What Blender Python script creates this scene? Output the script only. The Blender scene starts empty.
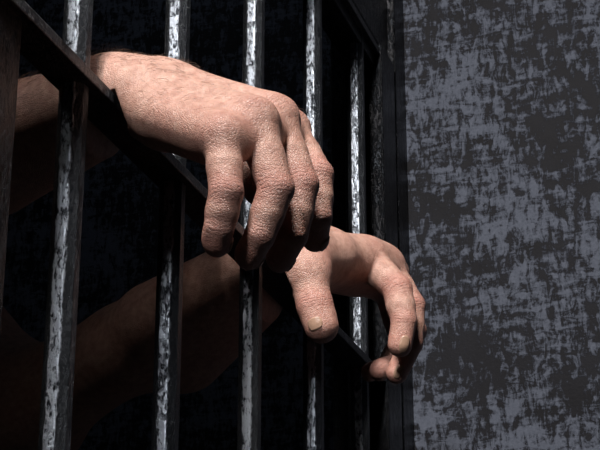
import bpy, bmesh, math, random
import numpy as np
from mathutils import Vector, Matrix
random.seed(7); rng = np.random.default_rng(7)
SC = bpy.context.scene
COL = SC.collection

# ------------------------------------------------------------------ camera, world, lights, exposure
F = 1644.0                       # focal length in pixels of the 600x450 frame
PITCH = math.radians(21.3)
CAMZ = 0.85
cam_d = bpy.data.cameras.new('camera'); cam = bpy.data.objects.new('camera', cam_d); COL.objects.link(cam)
cam_d.sensor_width = 36.0; cam_d.lens = 36.0 * F / 600.0; cam_d.clip_start = 0.02
cam.location = (0, 0, CAMZ); cam.rotation_euler = (math.pi / 2 + PITCH, 0, 0)
SC.camera = cam
w = bpy.data.worlds.new('world'); SC.world = w; w.use_nodes = True
w.node_tree.nodes['Background'].inputs[0].default_value = (0.5, 0.62, 0.9, 1)
w.node_tree.nodes['Background'].inputs[1].default_value = 0.002
SC.view_settings.view_transform = 'Standard'; SC.view_settings.look = 'None'
SC.view_settings.gamma = 1; SC.view_settings.exposure = 0.0; SC.view_settings.use_curve_mapping = False

def area(name, loc, target, size, power, color, size_y=None, spread=180):
    l = bpy.data.lights.new(name, 'AREA'); o = bpy.data.objects.new(name, l); COL.objects.link(o)
    l.energy = power; l.color = color; l.size = size
    if size_y: l.shape = 'RECTANGLE'; l.size_y = size_y
    l.spread = math.radians(spread)
    o.location = loc
    o.rotation_euler = (Vector(target) - Vector(loc)).to_track_quat('-Z', 'Y').to_euler()
    return o
area('key_lamp', (-0.176, 0.126, 2.20), (0.04, 0.98, 1.22), 0.15, 5.6, (1.0, 0.96, 0.92), spread=80)
area('cell_arm_fill', (-0.371, 0.50, 1.62), (-0.145, 0.78, 1.2), 0.10, 0.042, (1.0, 0.95, 0.92), spread=38)  # fill added inside the cell to brighten the near forearm
area('cell_wall_fill', (-0.25, 1.34, 2.4), (-0.08, 1.72, 1.2), 0.3, 0.11, (0.75, 0.85, 1.0), spread=60)  # unseen fill, added to lift the dark cell wall
area('front_fill', (-0.443, -0.79, 1.98), (0.0, 1.0, 1.2), 0.16, 4.2, (0.97, 0.97, 1.0), spread=100)  # added fill from behind the camera, brightens bars and hands

# ------------------------------------------------------------------ camera frame -> world points
cP, sP = math.cos(PITCH), math.sin(PITCH)
def P(px, py, d):
    """world point seen at pixel (px,py), at depth d along the view axis"""
    x = (px - 300) / F * d; y = (225 - py) / F * d
    return np.array([x, d * cP - y * sP, CAMZ + d * sP + y * cP])

# ------------------------------------------------------------------ materials
def mat(name):
    m = bpy.data.materials.new(name); m.use_nodes = True
    nt = m.node_tree; b = nt.nodes['Principled BSDF']
    return m, nt, b
def N(nt, t, **kw):
    n = nt.nodes.new(t)
    for k, v in kw.items():
        if k in n.inputs.keys(): n.inputs[k].default_value = v
        else: setattr(n, k, v)
    return n
def ramp(nt, src, stops):
    r = nt.nodes.new('ShaderNodeValToRGB'); e = r.color_ramp.elements
    while len(e) < len(stops): e.new(0.5)
    for i, (p, c) in enumerate(stops):
        e[i].position = p; e[i].color = (*c, 1) if len(c) == 3 else c
    nt.links.new(src, r.inputs[0]); return r.outputs[0]
def mathn(nt, op, a, b=None, c=None):
    n = nt.nodes.new('ShaderNodeMath'); n.operation = op
    for i, v in enumerate((a, b, c)):
        if v is None: continue
        if isinstance(v, (int, float)): n.inputs[i].default_value = v
        else: nt.links.new(v, n.inputs[i])
    return n.outputs[0]
def mix(nt, fac, a, b, blend='MIX'):
    n = nt.nodes.new('ShaderNodeMix'); n.data_type = 'RGBA'; n.blend_type = blend
    for i, v in ((0, fac), (6, a), (7, b)):
        if isinstance(v, (int, float)): n.inputs[i].default_value = v
        elif isinstance(v, tuple): n.inputs[i].default_value = (*v, 1)
        else: nt.links.new(v, n.inputs[i])
    return n.outputs[2]
def bump(nt, h, dist, strength=1.0, normal=None):
    n = nt.nodes.new('ShaderNodeBump'); n.inputs['Distance'].default_value = dist; n.inputs['Strength'].default_value = strength
    nt.links.new(h, n.inputs['Height'])
    if normal is not None: nt.links.new(normal, n.inputs['Normal'])
    return n.outputs[0]
def noise(nt, vec, scale, detail=4, rough=0.55, dist=0.0):
    n = N(nt, 'ShaderNodeTexNoise'); n.inputs['Scale'].default_value = scale; n.inputs['Detail'].default_value = detail
    n.inputs['Roughness'].default_value = rough; n.inputs['Distortion'].default_value = dist
    if vec is not None: nt.links.new(vec, n.inputs['Vector'])
    return n.outputs['Fac']
def mapping(nt, rot=(0, 0, 0), scale=(1, 1, 1)):
    g = nt.nodes.new('ShaderNodeNewGeometry'); m = nt.nodes.new('ShaderNodeMapping')
    m.inputs['Rotation'].default_value = rot; m.inputs['Scale'].default_value = scale
    nt.links.new(g.outputs['Position'], m.inputs['Vector']); return m.outputs[0]

def wall_material():
    m, nt, b = mat('scraped_plaster')
    v0 = mapping(nt); vd = mapping(nt, (0, math.radians(38), 0), (1.0, 1.0, 0.33))
    vh = mapping(nt, (0, math.radians(-12), 0), (0.35, 0.35, 1.0)); vv = mapping(nt, (0, 0, 0), (1, 1, 0.25))
    big = noise(nt, v0, 16, 3, 0.5)
    a = noise(nt, vd, 150, 8, 0.70, 0.8)
    c = noise(nt, vh, 140, 8, 0.70, 0.6)
    d = noise(nt, vv, 150, 7, 0.70, 0.4)
    s = mathn(nt, 'ADD', mathn(nt, 'MULTIPLY', a, 0.48), mathn(nt, 'MULTIPLY', c, 0.40))
    s = mathn(nt, 'ADD', s, mathn(nt, 'MULTIPLY', d, 0.12))
    s = mathn(nt, 'ADD', s, mathn(nt, 'MULTIPLY', mathn(nt, 'SUBTRACT', big, 0.5), 0.26))
    grit = noise(nt, mapping(nt, (0, math.radians(20), 0), (1, 1, 0.5)), 330, 5, 0.75)
    s = mathn(nt, 'ADD', s, mathn(nt, 'MULTIPLY', mathn(nt, 'SUBTRACT', grit, 0.5), 0.16))
    mask = ramp(nt, s, [(0.478, (0, 0, 0)), (0.512, (.55,)*3), (0.550, (1, 1, 1))])
    fine = noise(nt, v0, 420, 3, 0.7)
    dark = mix(nt, noise(nt, v0, 26, 4), (0.004, 0.0035, 0.004), (0.013, 0.013, 0.017))
    light = mix(nt, fine, (0.050, 0.056, 0.074), (0.122, 0.134, 0.168))
    colr = mix(nt, mathn(nt, 'MULTIPLY', mask, 0.9), dark, light)
    nt.links.new(colr, b.inputs['Base Color'])
    nt.links.new(ramp(nt, mask, [(0, (.62,)*3), (1, (.78,)*3)]), b.inputs['Roughness'])
    b.inputs['Specular IOR Level'].default_value = 0.10
    h = mathn(nt, 'ADD', mathn(nt, 'MULTIPLY', mask, 0.6), mathn(nt, 'MULTIPLY', fine, 0.5))
    nt.links.new(bump(nt, h, 0.0007, 0.8), b.inputs['Normal'])
    return m
def steel_material(name, bare, paint, chip=0.5, strip=None):
    """painted steel with chips; strip = (offset vector, centre, half width): paint survives pale in a ragged band, darker beside it"""
    m, nt, b = mat(name)
    v = mapping(nt, (0, 0, 0), (1, 1, 0.42)); v1 = mapping(nt)
    n1 = noise(nt, v, 620, 7, 0.7, 0.4); n2 = noise(nt, v, 150, 4, 0.6); n3 = noise(nt, v1, 900, 3, 0.7)
    s = mathn(nt, 'ADD', mathn(nt, 'MULTIPLY', n1, 0.65), mathn(nt, 'MULTIPLY', n2, 0.35))
    mask = ramp(nt, s, [(chip - 0.045, (0, 0, 0)), (chip + 0.045, (1, 1, 1))])
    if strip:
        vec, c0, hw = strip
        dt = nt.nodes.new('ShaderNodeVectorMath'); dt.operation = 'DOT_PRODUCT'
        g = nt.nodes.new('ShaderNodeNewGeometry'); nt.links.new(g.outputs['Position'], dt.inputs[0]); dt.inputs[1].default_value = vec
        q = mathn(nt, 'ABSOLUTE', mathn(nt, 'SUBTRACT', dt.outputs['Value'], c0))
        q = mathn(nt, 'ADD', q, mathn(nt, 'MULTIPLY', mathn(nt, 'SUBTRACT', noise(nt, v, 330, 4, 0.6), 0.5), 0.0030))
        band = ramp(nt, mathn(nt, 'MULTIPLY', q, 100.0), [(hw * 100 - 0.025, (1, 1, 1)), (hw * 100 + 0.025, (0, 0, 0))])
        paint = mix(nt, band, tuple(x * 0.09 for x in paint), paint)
    c = mix(nt, mask, bare, paint)
    nt.links.new(c, b.inputs['Base Color'])
    b.inputs['Metallic'].default_value = 0.8
    nt.links.new(ramp(nt, mask, [(0, (.30,)*3), (1, (.38,)*3)]), b.inputs['Roughness'])
    h = mathn(nt, 'ADD', mathn(nt, 'MULTIPLY', mask, 0.6), mathn(nt, 'MULTIPLY', n3, 0.35))
    h = mathn(nt, 'ADD', h, mathn(nt, 'MULTIPLY', n2, 1.2))
    nt.links.new(bump(nt, h, 0.0006, 1.0), b.inputs['Normal'])
    return m
def skin_material():
    m, nt, b = mat('skin')
    v = mapping(nt)
    def attr(nm):
        a = nt.nodes.new('ShaderNodeAttribute'); a.attribute_name = nm; return a.outputs['Fac']
    kn, al, red, ln = attr('knuckle'), attr('along'), attr('red'), attr('crease')
    mott = ramp(nt, noise(nt, v, 210, 6, 0.65), [(0.34, (0, 0, 0)), (0.66, (1, 1, 1))])
    base = mix(nt, mott, (0.41, 0.212, 0.158), (0.63, 0.378, 0.296))
    base = mix(nt, mathn(nt, 'MULTIPLY', red, 0.75), base, (0.44, 0.180, 0.140))
    spots = ramp(nt, noise(nt, v, 420, 3, 0.6), [(0.60, (0, 0, 0)), (0.72, (1, 1, 1))])
    base = mix(nt, mathn(nt, 'MULTIPLY', spots, 0.25), base, (0.40, 0.18, 0.14))
    # wrinkles run across the finger at its joints
    warp = noise(nt, v, 120, 5, 0.65)
    ph = mathn(nt, 'ADD', mathn(nt, 'MULTIPLY', al, 1500.0), mathn(nt, 'MULTIPLY', warp, 12.0))
    wr = mathn(nt, 'POWER', mathn(nt, 'ABSOLUTE', mathn(nt, 'SINE', ph)), 0.30)
    wr = mathn(nt, 'SUBTRACT', wr, 1.0)
    part = ramp(nt, noise(nt, v, 260, 3, 0.6), [(0.40, (0.1,)*3), (0.62, (1, 1, 1))])
    wrk = mathn(nt, 'MULTIPLY', mathn(nt, 'MULTIPLY', wr, kn), part)
    base = mix(nt, mathn(nt, 'MULTIPLY', mathn(nt, 'MULTIPLY', wrk, -1.0), 0.35), base, (0.33, 0.13, 0.10))
    nt.links.new(base, b.inputs['Base Color'])
    vo = N(nt, 'ShaderNodeTexVoronoi'); vo.inputs['Scale'].default_value = 900; nt.links.new(v, vo.inputs['Vector'])
    vo.feature = 'DISTANCE_TO_EDGE'
    cell = ramp(nt, vo.outputs['Distance'], [(0.0, (0, 0, 0)), (0.18, (1, 1, 1))])
    big = noise(nt, v, 110, 5, 0.6)
    h = mathn(nt, 'ADD', mathn(nt, 'MULTIPLY', cell, 0.16), mathn(nt, 'MULTIPLY', big, 0.45))
    h = mathn(nt, 'ADD', h, mathn(nt, 'MULTIPLY', noise(nt, v, 650, 4, 0.7), 0.34))
    h = mathn(nt, 'ADD', h, mathn(nt, 'MULTIPLY', wrk, 0.70))
    nt.links.new(bump(nt, h, 0.0011, 0.9), b.inputs['Normal'])
    b.inputs['Roughness'].default_value = 0.42
    b.inputs['Specular IOR Level'].default_value = 0.6
    b.inputs['Subsurface Weight'].default_value = 0.12
    b.inputs['Subsurface Radius'].default_value = (1.0, 0.35, 0.2); b.inputs['Subsurface Scale'].default_value = 0.003
    return m
def simple(name, c, rough=0.7, metal=0.0, sc=200, var=0.3):
    m, nt, b = mat(name)
    nn = noise(nt, mapping(nt), sc, 4)
    nt.links.new(mix(nt, nn, tuple(x * (1 - var) for x in c), tuple(x * (1 + var) for x in c)), b.inputs['Base Color'])
    b.inputs['Roughness'].default_value = rough; b.inputs['Metallic'].default_value = metal
    nt.links.new(bump(nt, nn, 0.0006, 0.6), b.inputs['Normal'])
    return m
M_wall = wall_material()
M_flat = steel_material('black_flat_steel', (0.012, 0.012, 0.014), (0.035, 0.037, 0.043), 0.5)
M_frame = steel_material('dark_frame_paint', (0.003, 0.003, 0.004), (0.009, 0.011, 0.014), 0.52)
M_skin = skin_material()
M_nail = simple('fingernail', (0.40, 0.245, 0.17), 0.36, 0, 300, 0.12)
M_hair = simple('body_hair', (0.10, 0.055, 0.032), 0.5)
M_shirt = simple('dark_cotton', (0.02, 0.02, 0.024), 0.9, 0, 900)
M_trous = simple('dark_trousers', (0.016, 0.018, 0.024), 0.9, 0, 900)
M_conc = simple('dark_concrete', (0.07, 0.07, 0.075), 0.8, 0, 40)

# ------------------------------------------------------------------ mesh helpers
def link(name, bm, m, parent=None):
    me = bpy.data.meshes.new(name); bm.to_mesh(me); bm.free(); me.materials.append(m)
    o = bpy.data.objects.new(name, me); COL.objects.link(o)
    if parent is not None: o.parent = parent
    return o
def prism(bm, prof, o, ax, ay, az, h, bevel=0.0):
    """extrude the 2-D profile (in ax,ay) from o along az by h"""
    o, ax, ay, az = (Vector(x) for x in (o, ax, ay, az))
    lo = [bm.verts.new(o + ax * p[0] + ay * p[1]) for p in prof]
    hi = [bm.verts.new(o + ax * p[0] + ay * p[1] + az * h) for p in prof]
    fs = [bm.faces.new(lo[::-1]), bm.faces.new(hi)]
    n = len(prof)
    for i in range(n): fs.append(bm.faces.new((lo[i], lo[(i + 1) % n], hi[(i + 1) % n], hi[i])))
    if bevel:
        es = list({e for f in fs for e in f.edges})
        bmesh.ops.bevel(bm, geom=es, offset=bevel, segments=2, affect='EDGES', profile=0.5)
    bmesh.ops.recalc_face_normals(bm, faces=bm.faces[:])
def rect(w, h): return [(-w/2, -h/2), (w/2, -h/2), (w/2, h/2), (-w/2, h/2)]
def box(o, ax, ay, az, a0, a1, b0, b1, h0, h1, bevel=0.0):
    bm = bmesh.new(); o, ax, ay, az = (Vector(x) for x in (o, ax, ay, az))
    c = o + ax * (a0 + a1) / 2 + ay * (b0 + b1) / 2 + az * h0
    prism(bm, rect(a1 - a0, b1 - b0), c, ax, ay, az, h1 - h0, bevel); return bm
Z = Vector((0, 0, 1))

# ------------------------------------------------------------------ the bar plane
SP = 0.125                                              # spacing of the bars
D = Vector((0.3023, 0.9532, 0)).normalized()            # along the gate, away from the camera
NV = Vector((D.y, -D.x, 0))                             # out of the cell, to the corridor
def bar_depth(n): return (n + 6.7) * SP * 0.887
B0 = Vector(P(66.5, 225, bar_depth(0))); B0.z = 0
def on_gate(px, py=225):
    """point of the gate's centre plane seen at this pixel"""
    r = Vector(P(px, py, 1.0)) - Vector((0, 0, CAMZ)); t = (B0 - Vector((0, 0, CAMZ))).dot(NV) / r.dot(NV)
    return Vector((0, 0, CAMZ)) + r * t
def s_of(px, q=0.0):
    r = Vector(P(px, 225, 1.0)) - Vector((0, 0, CAMZ)); t = (B0 + NV * q - Vector((0, 0, CAMZ))).dot(NV) / r.dot(NV)
    return (Vector((0, 0, CAMZ)) + r * t - B0).dot(D)
S_END = s_of(399, .012); S_LEFT = s_of(10, .006)
def Q(s, q, z): v = B0 + D * s + NV * q; return Vector((v.x, v.y, z))
# height of the flat bar from its outer edge line
def z_at(px, py, q):
    r = Vector(P(px, py, 1.0)) - Vector((0, 0, CAMZ)); t = ((B0 + NV * q) - Vector((0, 0, CAMZ))).dot(NV) / r.dot(NV)
    return CAMZ + (r * t).z
FW = 0.0105
Z_MID = z_at(127, 106, FW)                              # top arris of the middle flat bar
Z_UP = z_at(370, 31, FW)
print('Z_MID', Z_MID, z_at(240, 224, FW), 'Z_UP', Z_UP, 'S', S_LEFT, S_END)
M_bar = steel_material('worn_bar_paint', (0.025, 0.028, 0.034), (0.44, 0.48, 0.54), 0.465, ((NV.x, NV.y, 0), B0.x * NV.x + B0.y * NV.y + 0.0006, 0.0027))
Z_TOP = 1.475; Z_BOT = 0.42

# ------------------------------------------------------------------ setting
def struct(name, bm, m):
    o = link(name, bm, m); o['kind'] = 'structure'; return o
W_S = s_of(409, .012)                                     # where the corridor's end wall stands
struct('floor', box((0, 0, 0), (1, 0, 0), (0, 1, 0), Z, -2.6, 2.6, -1.6, 3.2, -0.1, 0.0), M_conc)
o_ = Q(0, 0, 0)
struct('wall_back', box(o_, D, NV, Z, W_S, W_S + 0.10, 0.0, 1.9, 0.0, 2.7), M_wall)
CW = W_S + 0.32
struct('wall_cell', box(o_, D, NV, Z, CW, CW + 0.1, -1.7, 0.0, 0.0, 2.7), M_wall)
struct('wall_return', box(o_, D, NV, Z, W_S + 0.1, CW, 0.0, 0.08, 0.0, 2.7), M_wall)
struct('wall_left', box(o_, D, NV, Z, -1.9, S_LEFT - 0.055, -0.08, -0.01, 0.0, 2.7), M_conc)
struct('wall_cell_far', box(o_, D, NV, Z, -1.9, CW + 0.1, -1.8, -1.7, 0.0, 2.7), M_conc)
struct('ceiling', box(o_, D, NV, Z, -1.9, CW + 0.1, -1.8, -0.05, 2.7, 2.8), M_conc)
struct('trim_1', box(o_, D, NV, Z, S_LEFT - 0.055, S_END, -0.03, 0.006, Z_TOP + 0.006, 2.7, 0.002), M_frame)   # unseen plate over the gate, added to keep the cell in shadow
struct('trim_2', box(o_, D, NV, Z, S_LEFT - 0.055, S_END, -0.03, 0.006, 0.0, Z_BOT - 0.006, 0.002), M_frame)

# ------------------------------------------------------------------ the gate
def tag(o, label, cat, group=None):
    o['label'] = label; o['category'] = cat
    if group: o['group'] = group
gate = bpy.data.objects.new('barred_gate', None); COL.objects.link(gate); gate.location = Q(0.25, 0, Z_BOT)
tag(gate, 'black steel prison gate with worn upright bars and flat crossbars between the cell and corridor', 'gate')
def gpart(name, bm, m):
    o = link(name, bm, m); o.parent = gate; o.matrix_parent_inverse = Matrix.Translation(-gate.location); return o
def oct_profile(a, c):
    h = a / 2
    return [(-h + c, -h), (h - c, -h), (h, -h + c), (h, h - c), (h - c, h), (-h + c, h), (-h, h - c), (-h, -h + c)]
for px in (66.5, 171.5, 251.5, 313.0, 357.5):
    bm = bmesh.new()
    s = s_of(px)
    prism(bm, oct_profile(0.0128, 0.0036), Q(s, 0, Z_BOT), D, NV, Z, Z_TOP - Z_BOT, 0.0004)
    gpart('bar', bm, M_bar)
for zt in (Z_MID, Z_UP, 0.75):
    gpart('crossbar', box(o_, D, NV, Z, S_LEFT - 0.034, S_END - 0.02, -0.0085, FW, zt - 0.006, zt, 0.0006), M_flat)
gpart('stile', box(o_, D, NV, Z, S_LEFT - 0.035, S_LEFT, -0.016, 0.006, Z_BOT, Z_TOP, 0.002), M_frame)
gpart('stile', box(o_, D, NV, Z, s_of(385, .012), S_END - 0.003, -0.020, 0.012, Z_BOT, Z_TOP, 0.002), M_frame)
gpart('rail', box(o_, D, NV, Z, S_LEFT - 0.035, S_END - 0.002, -0.016, 0.006, Z_TOP - 0.02, Z_TOP, 0.001), M_frame)
gpart('rail', box(o_, D, NV, Z, S_LEFT - 0.035, S_END - 0.002, -0.016, 0.006, Z_BOT, Z_BOT + 0.02, 0.001), M_frame)
# steel door frame of angle iron against the end wall
struct('trim_3', box(o_, D, NV, Z, S_END, W_S, -0.045, 0.012, 0.0, 2.7, 0.002), M_frame)
struct('trim_4', box(o_, D, NV, Z, S_LEFT - 0.055, S_LEFT - 0.037, -0.03, 0.006, 0.0, Z_TOP + 0.006, 0.002), M_frame)

# ------------------------------------------------------------------ implicit surfaces for the person
class Cone:
    __slots__ = ('a', 'b', 'r0', 'r1', 'k', 'g')
    def __init__(s, a, b, r0, r1, k=0.006, g=0):
        s.a = np.array(a, float); s.b = np.array(b, float); s.r0, s.r1, s.k, s.g = r0, r1, k, g
    def sd(s, X, Y, Zc):
        d = s.b - s.a; L = float(d @ d) + 1e-12
        t = ((X - s.a[0]) * d[0] + (Y - s.a[1]) * d[1] + (Zc - s.a[2]) * d[2]) / L
        t = np.clip(t, 0, 1)
        return np.sqrt((X - s.a[0] - t * d[0])**2 + (Y - s.a[1] - t * d[1])**2 + (Zc - s.a[2] - t * d[2])**2) - (s.r0 + (s.r1 - s.r0) * t)
class Ell:
    """ellipsoid: centre, three axis vectors (unit), radii"""
    def __init__(s, c, ax, r, k=0.006, g=0):
        s.c = np.array(c, float); s.M = np.array(ax, float); s.r = np.array(r, float); s.k, s.g = k, g
        s.a = s.b = s.c; s.r0 = s.r1 = float(max(r))
    def sd(s, X, Y, Zc):
        q = [((X - s.c[0]) * s.M[i, 0] + (Y - s.c[1]) * s.M[i, 1] + (Zc - s.c[2]) * s.M[i, 2]) / s.r[i] for i in range(3)]
        k0 = np.sqrt(q[0]**2 + q[1]**2 + q[2]**2) + 1e-9
        k1 = np.sqrt((q[0] / s.r[0])**2 + (q[1] / s.r[1])**2 + (q[2] / s.r[2])**2) + 1e-9
        return k0 * (k0 - 1) / k1
def smin(a, b, k):
    h = np.maximum(k - np.abs(a - b), 0) / k
    return np.minimum(a, b) - h * h * k * 0.25
FAR = 0.03
def field_pts(prims, Pn):
    X, Y, Zc = Pn[:, 0], Pn[:, 1], Pn[:, 2]
    base = np.full(len(Pn), FAR, np.float64)
    groups = {}
    for p in prims:
        if p.g == 0: base = smin(base, np.minimum(p.sd(X, Y, Zc), FAR), p.k)
        else: groups.setdefault(p.g, []).append(p)
    out = base.copy()
    for g, ps in groups.items():
        f = np.full(len(Pn), FAR)
        for p in ps: f = smin(f, np.minimum(p.sd(X, Y, Zc), FAR), p.k)
        out = np.minimum(out, smin(base, f, ps[0].k * 1.6))
    return out
def field_grid(prims, gx, gy, gz):
    shp = (len(gx), len(gy), len(gz))
    def acc(F0, ps):
        for p in ps:
            r = max(p.r0, p.r1) + FAR
            lo = np.minimum(p.a, p.b) - r; hi = np.maximum(p.a, p.b) + r
            sl = []
            for g, l, h in ((gx, lo[0], hi[0]), (gy, lo[1], hi[1]), (gz, lo[2], hi[2])):
                sl.append(slice(int(np.searchsorted(g, l)), int(np.searchsorted(g, h))))
            if any(s.stop <= s.start for s in sl): continue
            X = gx[sl[0]][:, None, None]; Y = gy[sl[1]][None, :, None]; Zc = gz[sl[2]][None, None, :]
            v = np.minimum(p.sd(X, Y, Zc), FAR).astype(np.float32)
            F0[tuple(sl)] = smin(F0[tuple(sl)], v, p.k)
        return F0
    base = acc(np.full(shp, FAR, np.float32), [p for p in prims if p.g == 0])
    out = base.copy(); gs = {}
    for p in prims:
        if p.g: gs.setdefault(p.g, []).append(p)
    for g, ps in gs.items():
        lo = np.min([np.minimum(p.a, p.b) - max(p.r0, p.r1) - FAR for p in ps], 0)
        hi = np.max([np.maximum(p.a, p.b) + max(p.r0, p.r1) + FAR for p in ps], 0)
        sl = tuple(slice(int(np.searchsorted(gg, lo[i])), int(np.searchsorted(gg, hi[i]))) for i, gg in enumerate((gx, gy, gz)))
        if any(s.stop <= s.start for s in sl): continue
        f = np.full(out[sl].shape, FAR, np.float32)
        ggx, ggy, ggz = gx[sl[0]], gy[sl[1]], gz[sl[2]]
        for p in ps:
            f = smin(f, np.minimum(p.sd(ggx[:, None, None], ggy[None, :, None], ggz[None, None, :]), FAR).astype(np.float32), p.k)
        out[sl] = np.minimum(out[sl], smin(base[sl], f, ps[0].k * 1.6))
    return out
def surface_nets(Fv, gx, gy, gz):
    ins = Fv < 0
    nx, ny, nz = Fv.shape
    cnt = np.zeros((nx - 1, ny - 1, nz - 1), np.uint8)
    corners = [(i, j, k) for i in (0, 1) for j in (0, 1) for k in (0, 1)]
    for i, j, k in corners: cnt += ins[i:nx - 1 + i, j:ny - 1 + j, k:nz - 1 + k]
    act = np.argwhere((cnt > 0) & (cnt < 8))
    idx = np.full(cnt.shape, -1, np.int32); idx[act[:, 0], act[:, 1], act[:, 2]] = np.arange(len(act))
    G = (gx, gy, gz)
    pos = np.zeros((len(act), 3)); c = np.zeros(len(act))
    for a in range(3):
        u, v = [x for x in range(3) if x != a]
        for du in (0, 1):
            for dv in (0, 1):
                o0 = [0, 0, 0]; o0[u] = du; o0[v] = dv; o1 = list(o0); o1[a] = 1
                i0 = act + o0; i1 = act + o1
                f0 = Fv[i0[:, 0], i0[:, 1], i0[:, 2]]; f1 = Fv[i1[:, 0], i1[:, 1], i1[:, 2]]
                m = (f0 < 0) != (f1 < 0)
                t = np.where(m, f0 / np.where(m, f0 - f1, 1), 0)
                p0 = np.stack([G[q][i0[:, q]] for q in range(3)], 1); p1 = np.stack([G[q][i1[:, q]] for q in range(3)], 1)
                pos += (p0 + (p1 - p0) * t[:, None]) * m[:, None]; c += m
    pos /= c[:, None]
    faces = []
    for a in range(3):
        u, v = [(1, 2), (2, 0), (0, 1)][a]
        s0 = [slice(None)] * 3; s1 = [slice(None)] * 3; s0[a] = slice(0, -1); s1[a] = slice(1, None)
        A = ins[tuple(s0)]; B = ins[tuple(s1)]
        e = np.argwhere(A != B)
        e = e[(e[:, u] > 0) & (e[:, v] > 0) & (e[:, u] < Fv.shape[u] - 1) & (e[:, v] < Fv.shape[v] - 1)]
        fl = A[e[:, 0], e[:, 1], e[:, 2]]
        def cell(du, dv):
            q = e.copy(); q[:, u] -= du; q[:, v] -= dv; return idx[q[:, 0], q[:, 1], q[:, 2]]
        quad = np.stack([cell(1, 1), cell(0, 1), cell(0, 0), cell(1, 0)], 1)
        quad[~fl] = quad[~fl][:, ::-1]
        faces.append(quad)
    return pos, np.concatenate(faces)
def grad(prims, V, e=2e-4):
    g = np.zeros_like(V)
    for a in range(3):
        d = np.zeros(3); d[a] = e
        g[:, a] = (field_pts(prims, V + d) - field_pts(prims, V - d)) / (2 * e)
    return g / (np.linalg.norm(g, axis=1, keepdims=True) + 1e-9)
def axis_grid(lo, hi, fine, h, H):
    """fine steps h inside the interval fine, growing to H outside it"""
    f0, f1 = fine
    mid = list(np.arange(f0, f1, h)); st = h; x = f0; left = []
    while x > lo: st = min(st * 1.25, H); x -= st; left.append(x)
    x = mid[-1]; st = h; right = []
    while x < hi: st = min(st * 1.25, H); x += st; right.append(x)
    return np.array(left[::-1] + mid + right)
def polish(prims, V):
    for _ in range(2):
        f = field_pts(prims, V); V = V - grad(prims, V) * np.clip(f, -0.001, 0.001)[:, None]
    return V
def unit(v): v = np.array(v, float); return v / np.linalg.norm(v)

# ---- hands: joints as (px, py, depth); every finger: name, MCP, PIP, DIP, tip, radii, dorsal hint
UPV = np.array([0, 0, 1.0])
HALF = 0.001
class Hand: pass
def build_hand(spec):
    H = Hand(); pr = []; H.fingers = []; H.joints = []
    wrist = P(*spec['wrist']); H.wrist = wrist
    g = 0
    for f in spec['fingers']:
        g += 1
        J = [P(*q) for q in f['j']]; r = f['r']
        base = P(*f['base'])
        # metacarpal
        pr.append(Cone(base, J[0], f['rm'][0], f['rm'][1], 0.012, 0))
        pr.append(Cone(J[0], J[0], r[0] * 1.0, r[0] * 1.0, 0.008, 0))
        k = 0.0010
        mid = (J[0] * 0.45 + J[1] * 0.55)
        jr = r[1] * 1.0
        pr.append(Cone(J[0], mid, r[0] * 1.0, r[1] * 1.08, k, g))
        pr.append(Cone(mid, J[1], r[1] * 1.08, jr, k, g))
        mid2 = J[1] * 0.45 + J[2] * 0.55
        pr.append(Cone(J[1], mid2, jr, r[2] * 1.10, k, g))
        pr.append(Cone(mid2, J[2], r[2] * 1.10, r[2] * 0.97, k, g))
        pr.append(Cone(J[2], J[3], r[2] * 0.97, r[3], k, g))
        dors = unit(f['dors']); kd = unit([1, 0, .2]) if 'nd' in f else dors
        ax = unit(J[3] - J[2])
        # finger pad on the palm side and knuckle swelling on the back
        pr.append(Cone(J[3] - dors * r[3] * 0.16 - ax * 0.002, J[3] - dors * r[3] * 0.14 - ax * 0.004, r[3] * 0.96, r[3] * 0.98, k, g))
        pr.append(Cone(J[1] + kd * r[1] * 0.10, J[1] + kd * r[1] * 0.10, r[1] * 0.86, r[1] * 0.86, 0.002, g))
        H.fingers.append((J, r, dors)); H.nl = getattr(H, 'nl', []) + [f.get('nl', (.85, .9))]
        H.joints += [(J[0], unit(J[1] - base), 0.011, 0.60), (J[1], unit(J[2] - J[0]), 0.0085, 1.0), (J[2], unit(J[3] - J[1]), 0.006, 0.8)]
    for q in range(3):       # webs and the skin between neighbouring knuckles
        a, b = H.fingers[q][0], H.fingers[q + 1][0]
        ba, bb = P(*spec['fingers'][q]['base']), P(*spec['fingers'][q + 1]['base'])
        for f, rr in ((0.08, .70), (0.26, .78)):
            pr.append(Cone(a[0] + (ba - a[0]) * f, b[0] + (bb - b[0]) * f, H.fingers[q][1][0] * rr, H.fingers[q + 1][1][0] * rr, .006, 0))
        for f, rr in ((0.12, .70), (0.30, .62)):
            pr.append(Cone(a[0] + (a[1] - a[0]) * f, b[0] + (b[1] - b[0]) * f, H.fingers[q][1][0] * rr, H.fingers[q + 1][1][0] * rr, .006, 0))
    t = spec['thumb']; T = [P(*q) for q in t['j']]; r = t['r']; g += 1
    pr.append(Cone(T[0], T[1], r[0], r[1], 0.014, 0))
    pr.append(Cone(T[1], T[1], r[1], r[1], 0.004, g))
    pr.append(Cone(T[1], T[2], r[1] * 0.98, r[2], 0.004, g))
    pr.append(Cone(T[2], T[3], r[2] * 0.99, r[3], 0.004, g))
    d = unit(t['dors'])
    pr.append(Cone(T[3] - d * r[3] * 0.12 - unit(T[3] - T[2]) * 0.004, T[3] - d * r[3] * 0.15, r[3] * 1.02, r[3] * 0.95, 0.004, g))
    H.fingers.append((T, r, d))
    H.joints += [(T[1], unit(T[2] - T[0]), 0.010, 0.35), (T[2], unit(T[3] - T[1]), 0.009, 1.0)]
    for e in spec['extra']:
        pr.append(Cone(P(*e[0]), P(*e[1]), e[2], e[3], e[4], 0))
    for c, d, sg, wg in spec.get('folds', []): H.joints.append((P(*c), unit(P(*d) - P(*c)), sg, wg))
    H.prims = pr
    return H
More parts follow.
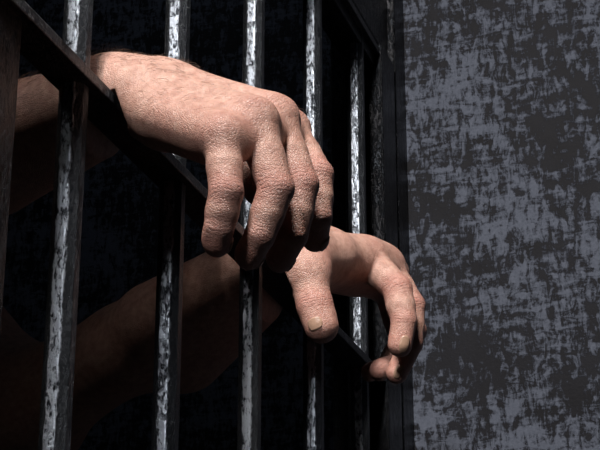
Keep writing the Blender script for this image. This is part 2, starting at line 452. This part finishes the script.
RIGHT = dict(
    folds=[((178, 134, .760), (215, 120, .745), .018, .45), ((206, 140, .748), (236, 128, .740), .012, .5)],
    wrist=(114, 101, .818),
    fingers=[
        dict(base=(156, 114, .775), rm=(.0115, .0105), j=[(223, 138, .735), (226, 192, .718), (219, 228, .717), (217, 243, .720)], r=(.0086, .0075, .0068, .0063), dors=(1, .25, .15)),
        dict(base=(152, 102, .790), rm=(.0115, .0100), j=[(255, 121, .752), (276, 189, .733), (260, 235, .729), (249, 256, .734)], r=(.0090, .0080, .0071, .0064), dors=(1, .2, .0)),
        dict(base=(152, 90, .805), rm=(.0115, .0100), j=[(276, 118, .778), (301, 185, .757), (293, 235, .750), (280, 259, .755)], r=(.0090, .0081, .0071, .0064), dors=(1, .2, .1)),
        dict(base=(154, 86, .820), rm=(.0110, .0095), j=[(289, 130, .812), (317, 175, .785), (318, 217, .776), (315, 239, .783)], r=(.0088, .0078, .0069, .0063), dors=(1, -.5, -.2)),
    ],
    thumb=dict(j=[(166, 106, .842), (232, 146, .846), (264, 186, .838), (282, 206, .830)], r=(.015, .0115, .0105, .0092), dors=(.3, 1, .3)),
    extra=[
        ((116, 99, .816), (156, 99, .804), .0165, .0172, .014),
        ((150, 110, .790), (160, 120, .786), .013, .012, .012),      # heel of the hand
        ((130, 90, .795), (130, 90, .795), .009, .009, .012),        # wrist bone
        ((168, 128, .775), (212, 144, .748), .0095, .0090, .010),    # outer edge muscle
        ((170, 106, .800), (230, 130, .775), .014, .012, .014),      # palm body
        ((180, 102, .812), (262, 134, .800), .013, .012, .014),
        # tendons over the back of the hand
        ((160, 82, .788), (250, 106, .749), .0040, .0036, .005),
        ((160, 69, .804), (271, 102, .775), .0042, .0036, .005),
        ((165, 92, .776), (200, 108, .756), .0024, .0024, .004), ((200, 108, .756), (232, 110, .745), .0022, .0020, .004),
    ])
LEFT = dict(
    folds=[((318, 268, 1.02), (345, 268, 1.05), .014, .6)],
    wrist=(283, 253, 1.035),
    fingers=[
        dict(base=(310, 254, 1.055), rm=(.0130, .0125), j=[(366, 259, 1.090), (397, 289, 1.072), (404, 321, 1.060), (400, 345, 1.055)], r=(.0115, .0098, .0086, .0078), dors=(.40, -1, .1), nd=1, nl=(.50, 1.15)),
        dict(base=(310, 256, 1.070), rm=(.0125, .0115), j=[(386, 266, 1.110), (411, 306, 1.096), (411, 343, 1.084), (397, 373, 1.076)], r=(.0105, .0094, .0082, .0072), dors=(.1, -1, -.1), nd=1, nl=(.45, 1.0)),
        dict(base=(308, 262, 1.085), rm=(.0120, .0110), j=[(391, 275, 1.125), (413, 331, 1.118), (398, 364, 1.105), (380, 370, 1.095)], r=(.0102, .0090, .0080, .0070), dors=(.4, 1, -.5), nd=1),
        dict(base=(306, 262, 1.075), rm=(.0110, .0100), j=[(386, 288, 1.140), (402, 342, 1.140), (386, 366, 1.130), (370, 372, 1.122)], r=(.0090, .0080, .0070, .0062), dors=(.4, 1, -.4), nd=1),
    ],
    thumb=dict(j=[(296, 256, 1.035), (307, 273, 1.018), (315, 306, 1.006), (321, 326, 1.000)], r=(.0160, .0132, .0106, .0098), dors=(-.45, -1, -.1)),
    extra=[
        ((283, 253, 1.035), (312, 256, 1.062), .0205, .0185, .016),
        ((320, 258, 1.075), (372, 262, 1.105), .0135, .0125, .014),
        ((330, 256, 1.062), (352, 262, 1.078), .0095, .0100, .012),   # web between thumb and index finger
        ((306, 262, 1.035), (332, 258, 1.055), .0135, .0120, .016),
        ((304, 260, 1.070), (352, 272, 1.110), .0115, .0105, .014),
    ])
HR = build_hand(RIGHT); HL = build_hand(LEFT)
ELR = np.array([-.285, .905, 1.205]); ELL = P(15, 416, 1.155)
SHR = np.array([-.50, .82, 1.40]); SHL = np.array([-.40, 1.21, 1.37])
def arm_prims(w, e, s, flat, g=1.0):
    pr = []
    m = w * 0.45 + e * 0.55
    pr.append(Cone(w, m, .0150, .0295 * g, .02)); pr.append(Cone(m, e, .0325 * g, .0380, .02))
    off = flat * 0.010
    pr.append(Cone(w + off, w * 0.6 + e * 0.4 + off * 1.4, .0135, .0255 * g, .02)); pr.append(Cone(w - off, w * 0.6 + e * 0.4 - off * 1.2, .0135, .0255 * g, .02))
    pr.append(Cone(e, e, .0370, .0370, .02)); pr.append(Cone(e, s, .0400, .0530, .03))
    return pr
sideR = unit(np.cross(HR.wrist - ELR, UPV)); sideL = unit(np.cross(HL.wrist - ELL, UPV))
PR = HR.prims + arm_prims(HR.wrist, ELR, SHR, sideR)
PL = HL.prims + arm_prims(HL.wrist, ELL, SHL, sideL, .84) + [Cone(P(262, 290, 1.078), P(185, 352, 1.11), .0185, .0270, .02)]

def wrinkle_attrs(H, V, Nn):
    kn = np.zeros(len(V)); al = np.zeros(len(V)); red = np.zeros(len(V)); best = np.full(len(V), 9.0)
    for c, ax, s, wgt in H.joints:
        d = V - c; u = d @ ax; rr = np.linalg.norm(d, axis=1)
        m = np.exp(-(u / s)**2) * np.exp(-(np.maximum(rr - 0.010, 0) / 0.008)**2) * wgt
        sel = (m > kn); al = np.where(sel, u, al); kn = np.maximum(kn, m); red = np.maximum(red, m * 0.8)
    for J, r, dors in H.fingers:
        rr = np.linalg.norm(V - J[3], axis=1)
        red = np.maximum(red, 0.9 * np.exp(-(rr / 0.014)**2))
    return kn, al, red
def arm_mesh(H, prims, fine_lo, fine_hi, h):
    lo = np.min([np.minimum(p.a, p.b) - max(p.r0, p.r1) - .02 for p in prims], 0)
    hi = np.max([np.maximum(p.a, p.b) + max(p.r0, p.r1) + .02 for p in prims], 0)
    gs = [axis_grid(lo[i], hi[i], (fine_lo[i], fine_hi[i]), h, 0.010) for i in range(3)]
    Fv = field_grid(prims, *gs)
    print('grid', Fv.shape)
    V, Fc = surface_nets(Fv, *gs)
    V = polish(prims, V)
    return V, Fc
def bounds(H):
    pts = np.array([j for J, r, d in H.fingers for j in J] + [H.wrist])
    return pts.min(0) - 0.024, pts.max(0) + 0.024
bl, bh = bounds(HR); VR, FR = arm_mesh(HR, PR, bl, bh, 0.00105)
cl, ch = bounds(HL); VL, FL = arm_mesh(HL, PL, cl, ch, 0.00115)

# ---- the rest of the body, standing inside the cell to the left of the frame
pel = np.array([-.60, 1.03, .95]); chest = np.array([-.53, 1.02, 1.28]); neck = np.array([-.50, 1.015, 1.47]); head = np.array([-.46, 1.01, 1.60])
fwd = unit([NV.x, NV.y, 0]); lat = np.array([-fwd[1], fwd[0], 0])          # the person's left
BODY = [Ell(pel, [fwd, lat, UPV], (.115, .165, .13), .05), Ell((pel + chest) / 2, [fwd, lat, UPV], (.105, .145, .18), .05),
        Ell(chest, [fwd, lat, UPV], (.115, .175, .17), .05), Cone(SHR * .92 + chest * .08, SHR * .35 + neck * .65, .055, .055, .05),
        Cone(SHL * .92 + chest * .08, SHL * .35 + neck * .65, .055, .055, .05), Cone(neck - [0, 0, .03], neck + [.02, 0, .06], .058, .055, .03),
        Ell(head + UPV * .02, [fwd, lat, UPV], (.095, .076, .110), .02), Ell(head + fwd * .025 - UPV * .045, [fwd, lat, UPV], (.062, .052, .062), .03),
        Cone(head + fwd * .088 + UPV * .012, head + fwd * .104 - UPV * .022, .007, .013, .012),                     # nose
        Cone(head + fwd * .080 + lat * .022 - UPV * .055, head + fwd * .080 - lat * .022 - UPV * .055, .008, .008, .008),  # lips
        Cone(head + fwd * .080 + lat * .045 + UPV * .030, head + fwd * .087 + lat * .012 + UPV * .034, .009, .010, .012),
        Cone(head + fwd * .080 - lat * .045 + UPV * .030, head + fwd * .087 - lat * .012 + UPV * .034, .009, .010, .012),
        Ell(head + lat * .078, [fwd, lat, UPV], (.018, .008, .032), .006), Ell(head - lat * .078, [fwd, lat, UPV], (.018, .008, .032), .006)]
feet = []
for sg in (1, -1):
    hip = pel + lat * .09 * sg - UPV * .05; knee = hip + fwd * .04 + lat * .01 * sg - UPV * .42; ank = np.array([*(knee - fwd * .05)[:2], .09])
    BODY += [Cone(hip, knee, .085, .056, .04), Cone(knee, knee * .6 + ank * .4, .055, .056, .03), Cone(knee * .6 + ank * .4, ank, .054, .036, .03),
             Cone(ank, ank + fwd * .13 - UPV * .055, .036, .030, .02)]
    feet.append(ank)
BODY += [Cone(ELR * .45 + SHR * .55, SHR, .046, .055, .03), Cone(ELL * .45 + SHL * .55, SHL, .046, .055, .03)]
def coarse(prims, h):
    lo = np.min([np.minimum(p.a, p.b) - max(p.r0, p.r1) - .03 for p in prims], 0); hi = np.max([np.maximum(p.a, p.b) + max(p.r0, p.r1) + .03 for p in prims], 0)
    gs = [np.arange(lo[i], hi[i], h) for i in range(3)]
    V, Fc = surface_nets(field_grid(prims, *gs), *gs)
    return V, Fc
def press(V):
    """the wrists rest on the flat bar: flesh does not pass through it"""
    q = (V - np.array(B0)) @ np.array(NV)
    fl = Z_MID + 0.0008 - np.maximum(np.abs(q) - 0.0120, 0) * 3.0
    V = V.copy(); m = (np.abs(q) < .0180) & (V[:, 2] > Z_MID - .018); V[m, 2] = np.maximum(V[m, 2], fl[m]); return V
VB, FB = coarse(BODY, .008)
VR, VL = press(VR), press(VL)
n1, n2 = len(VR), len(VR) + len(VL)
V = np.concatenate([VR, VL, VB]); Fc = np.concatenate([FR, FL + n1, FB + n2])
def mesh_from(name, V, Fc, m, parent=None, smooth=True):
    me = bpy.data.meshes.new(name)
    me.vertices.add(len(V)); me.vertices.foreach_set('co', V.astype(np.float32).ravel())
    me.loops.add(Fc.size); me.loops.foreach_set('vertex_index', Fc.astype(np.int32).ravel())
    me.polygons.add(len(Fc)); me.polygons.foreach_set('loop_start', (np.arange(len(Fc)) * Fc.shape[1]).astype(np.int32))
    me.update(calc_edges=True); me.validate()
    if smooth: me.polygons.foreach_set('use_smooth', np.ones(len(me.polygons), bool))
    me.materials.append(m)
    o = bpy.data.objects.new(name, me); COL.objects.link(o)
    if parent is not None: o.parent = parent
    return o
person = mesh_from('person', V, Fc, M_skin)
tag(person, 'person in the dark cell, bare arms through the bars, hands hanging limp over the crossbar', 'person')
A = {k: np.zeros(len(V), np.float32) for k in ('knuckle', 'along', 'red', 'crease')}
for H, a, b in ((HR, 0, n1), (HL, n1, n2)):
    kn, al, red = wrinkle_attrs(H, V[a:b], None)
    A['knuckle'][a:b] = kn; A['along'][a:b] = al; A['red'][a:b] = red
for k, v in A.items():
    person.data.attributes.new(k, 'FLOAT', 'POINT').data.foreach_set('value', v)
print('person verts', len(V), 'faces', len(Fc))

# ---- fingernails
def nail(H, prims, J, r, dors, wide=1.0, long=1.0):
    ax = unit(J[3] - J[2]); dn = unit(dors - ax * (dors @ ax)); sd = np.cross(ax, dn)
    L = r[3] * 1.15 * long; nu, nv = 13, 13
    u, v = np.meshgrid(np.linspace(-1, 1, nu), np.linspace(-1, 1, nv), indexing='ij')
    # squircle outline
    uu = u * np.sqrt(1 - v * v * 0.50); vv = v * np.sqrt(1 - u * u * 0.46)
    ang = vv.ravel() * math.radians(56) * wide
    cen = J[3] + ax * (r[3] * 0.12)
    o = cen + ax * (uu.ravel() * L * 0.62)[:, None]
    d = dn * np.cos(ang)[:, None] + sd * np.sin(ang)[:, None]
    # cover: start outside and walk inwards
    t = np.full(len(d), r[3] * 2.2)
    for _ in range(30): t -= np.clip(field_pts(prims, o + d * t[:, None]), -.001, .003) * 0.8
    edge = np.maximum(np.abs(u), np.abs(v)).ravel()
    lift = np.where(edge > 0.99, -.0005, 0.00035 + 0.0003 * (1 - vv.ravel()**2))
    lift = np.where((u.ravel() > 0.8) & (edge <= 0.99), .0007, lift)
    top = o + d * (t + lift)[:, None]; bot = o + d * (t - .0012)[:, None]
    n = nu * nv; fs = []
    for i in range(nu - 1):
        for j in range(nv - 1):
            q = [i * nv + j, (i + 1) * nv + j, (i + 1) * nv + j + 1, i * nv + j + 1]
            fs.append(q); fs.append([x + n for x in q[::-1]])
    rim = [(0, j) for j in range(nv)] + [(i, nv - 1) for i in range(1, nu)] + [(nu - 1, j) for j in range(nv - 2, -1, -1)] + [(i, 0) for i in range(nu - 2, 0, -1)]
    rim = [i * nv + j for i, j in rim]
    for a, b in zip(rim, rim[1:] + rim[:1]): fs.append([a, b, b + n, a + n])
    ob = mesh_from('fingernail', np.concatenate([top, bot]), np.array(fs), M_nail, person)
    bm = bmesh.new(); bm.from_mesh(ob.data); bmesh.ops.recalc_face_normals(bm, faces=bm.faces[:]); bm.to_mesh(ob.data); bm.free()
for H, prims in ((HR, PR), (HL, PL)):
    for i, (J, r, dors) in enumerate(H.fingers): nail(H, [p for p in prims if p.g == i + 1], J, r, dors, *(H.nl + [(.56, .62)])[i])

# ---- hair on the forearms and the backs of the hands
def body_hair(H, prims, Vh, e, count, name='arm_hair'):
    w = H.wrist; ax = unit(w - e)
    u = (Vh - w) @ ax
    knk = np.mean([f[0][0] for f in H.fingers[:4]], 0); span = (knk - w) @ ax
    pick = rng.choice(len(Vh), count * 6)
    Pt = Vh[pick]; uu = u[pick]
    prob = np.where(uu < 0, 1.0, np.clip(1 - uu / max(span, .03) * 0.95, 0, 1) * 0.45)
    prob *= (uu > -0.22) & (uu < span)
    nrm = grad(prims, Pt)
    prob *= np.clip(nrm[:, 2] * 0.9 + 0.45, 0.05, 1)
    keep = rng.random(len(Pt)) < prob; Pt, nrm = Pt[keep][:count], nrm[keep][:count]
    vs, fs = [], []
    bars = [s_of(x) for x in (66.5, 171.5, 251.5, 313.0, 357.5)]
    for p, n in zip(Pt, nrm):
        qq = (p - np.array(B0)) @ np.array(NV); ss = (p - np.array(B0)) @ np.array(D)
        if abs(qq) < .026 and (p[2] < Z_MID + .014 or min(abs(ss - x) for x in bars) < .020): continue
        t = unit(ax * 1.0 - UPV * 0.35 + rng.normal(0, .35, 3)); t = unit(t - n * (t @ n))
        L = rng.uniform(.005, .013) * (0.62 if (p - w) @ ax > 0 else 1.0); lift = rng.uniform(.08, .26); s = unit(np.cross(n, t)); r0 = .000065
        bend = rng.normal(0, .18)
        b0 = len(vs)
        for q in range(4):
            f = q / 3; c = p + t * L * f + n * (L * lift * math.sin(f * 2.2)) + s * bend * L * f * f
            rr = r0 * (1 - 0.75 * f)
            for a in range(3):
                th = a * 2.094; vs.append(c + s * rr * math.cos(th) + n * rr * math.sin(th))
        for q in range(3):
            for a in range(3):
                i0 = b0 + q * 3 + a; i1 = b0 + q * 3 + (a + 1) % 3
                fs.append([i0, i1, i1 + 3, i0 + 3])
    o = mesh_from(name, np.array(vs), np.array(fs), M_hair, person); o['kind'] = 'stuff'
body_hair(HR, PR, VR, ELR, 2600); body_hair(HL, PL, VL, ELL, 800)

# ---- clothes and head hair
inf = lambda ps, d: [Ell(p.c, p.M, p.r + d, p.k) if isinstance(p, Ell) else Cone(p.a, p.b, p.r0 + d, p.r1 + d, p.k) for p in ps]
shirt = inf(BODY[1:5], .014) + [Cone(ELR * .35 + SHR * .65, SHR, .064, .070, .04), Cone(ELL * .35 + SHL * .65, SHL, .064, .070, .04)]
mesh_from('shirt', *coarse(shirt, .010), M_shirt, person)
legs = [p for p in BODY[14:22] if True]
mesh_from('trousers', *coarse(inf([BODY[0]], .016) + inf([p for i, p in enumerate(legs) if i % 4 != 3], .016), .010), M_trous, person)
for a in feet:
    mesh_from('shoe', *coarse([Ell(a + fwd * .075 - UPV * .045, [fwd, lat, UPV], (.145, .05, .042), .02), Cone(a, a - UPV * .02, .048, .048, .03)], .008), M_shirt, person)
mesh_from('hair', *coarse([Ell(head + UPV * .035 - fwd * .014, [fwd, lat, UPV], (.098, .084, .108), .02)], .008), M_hair, person)
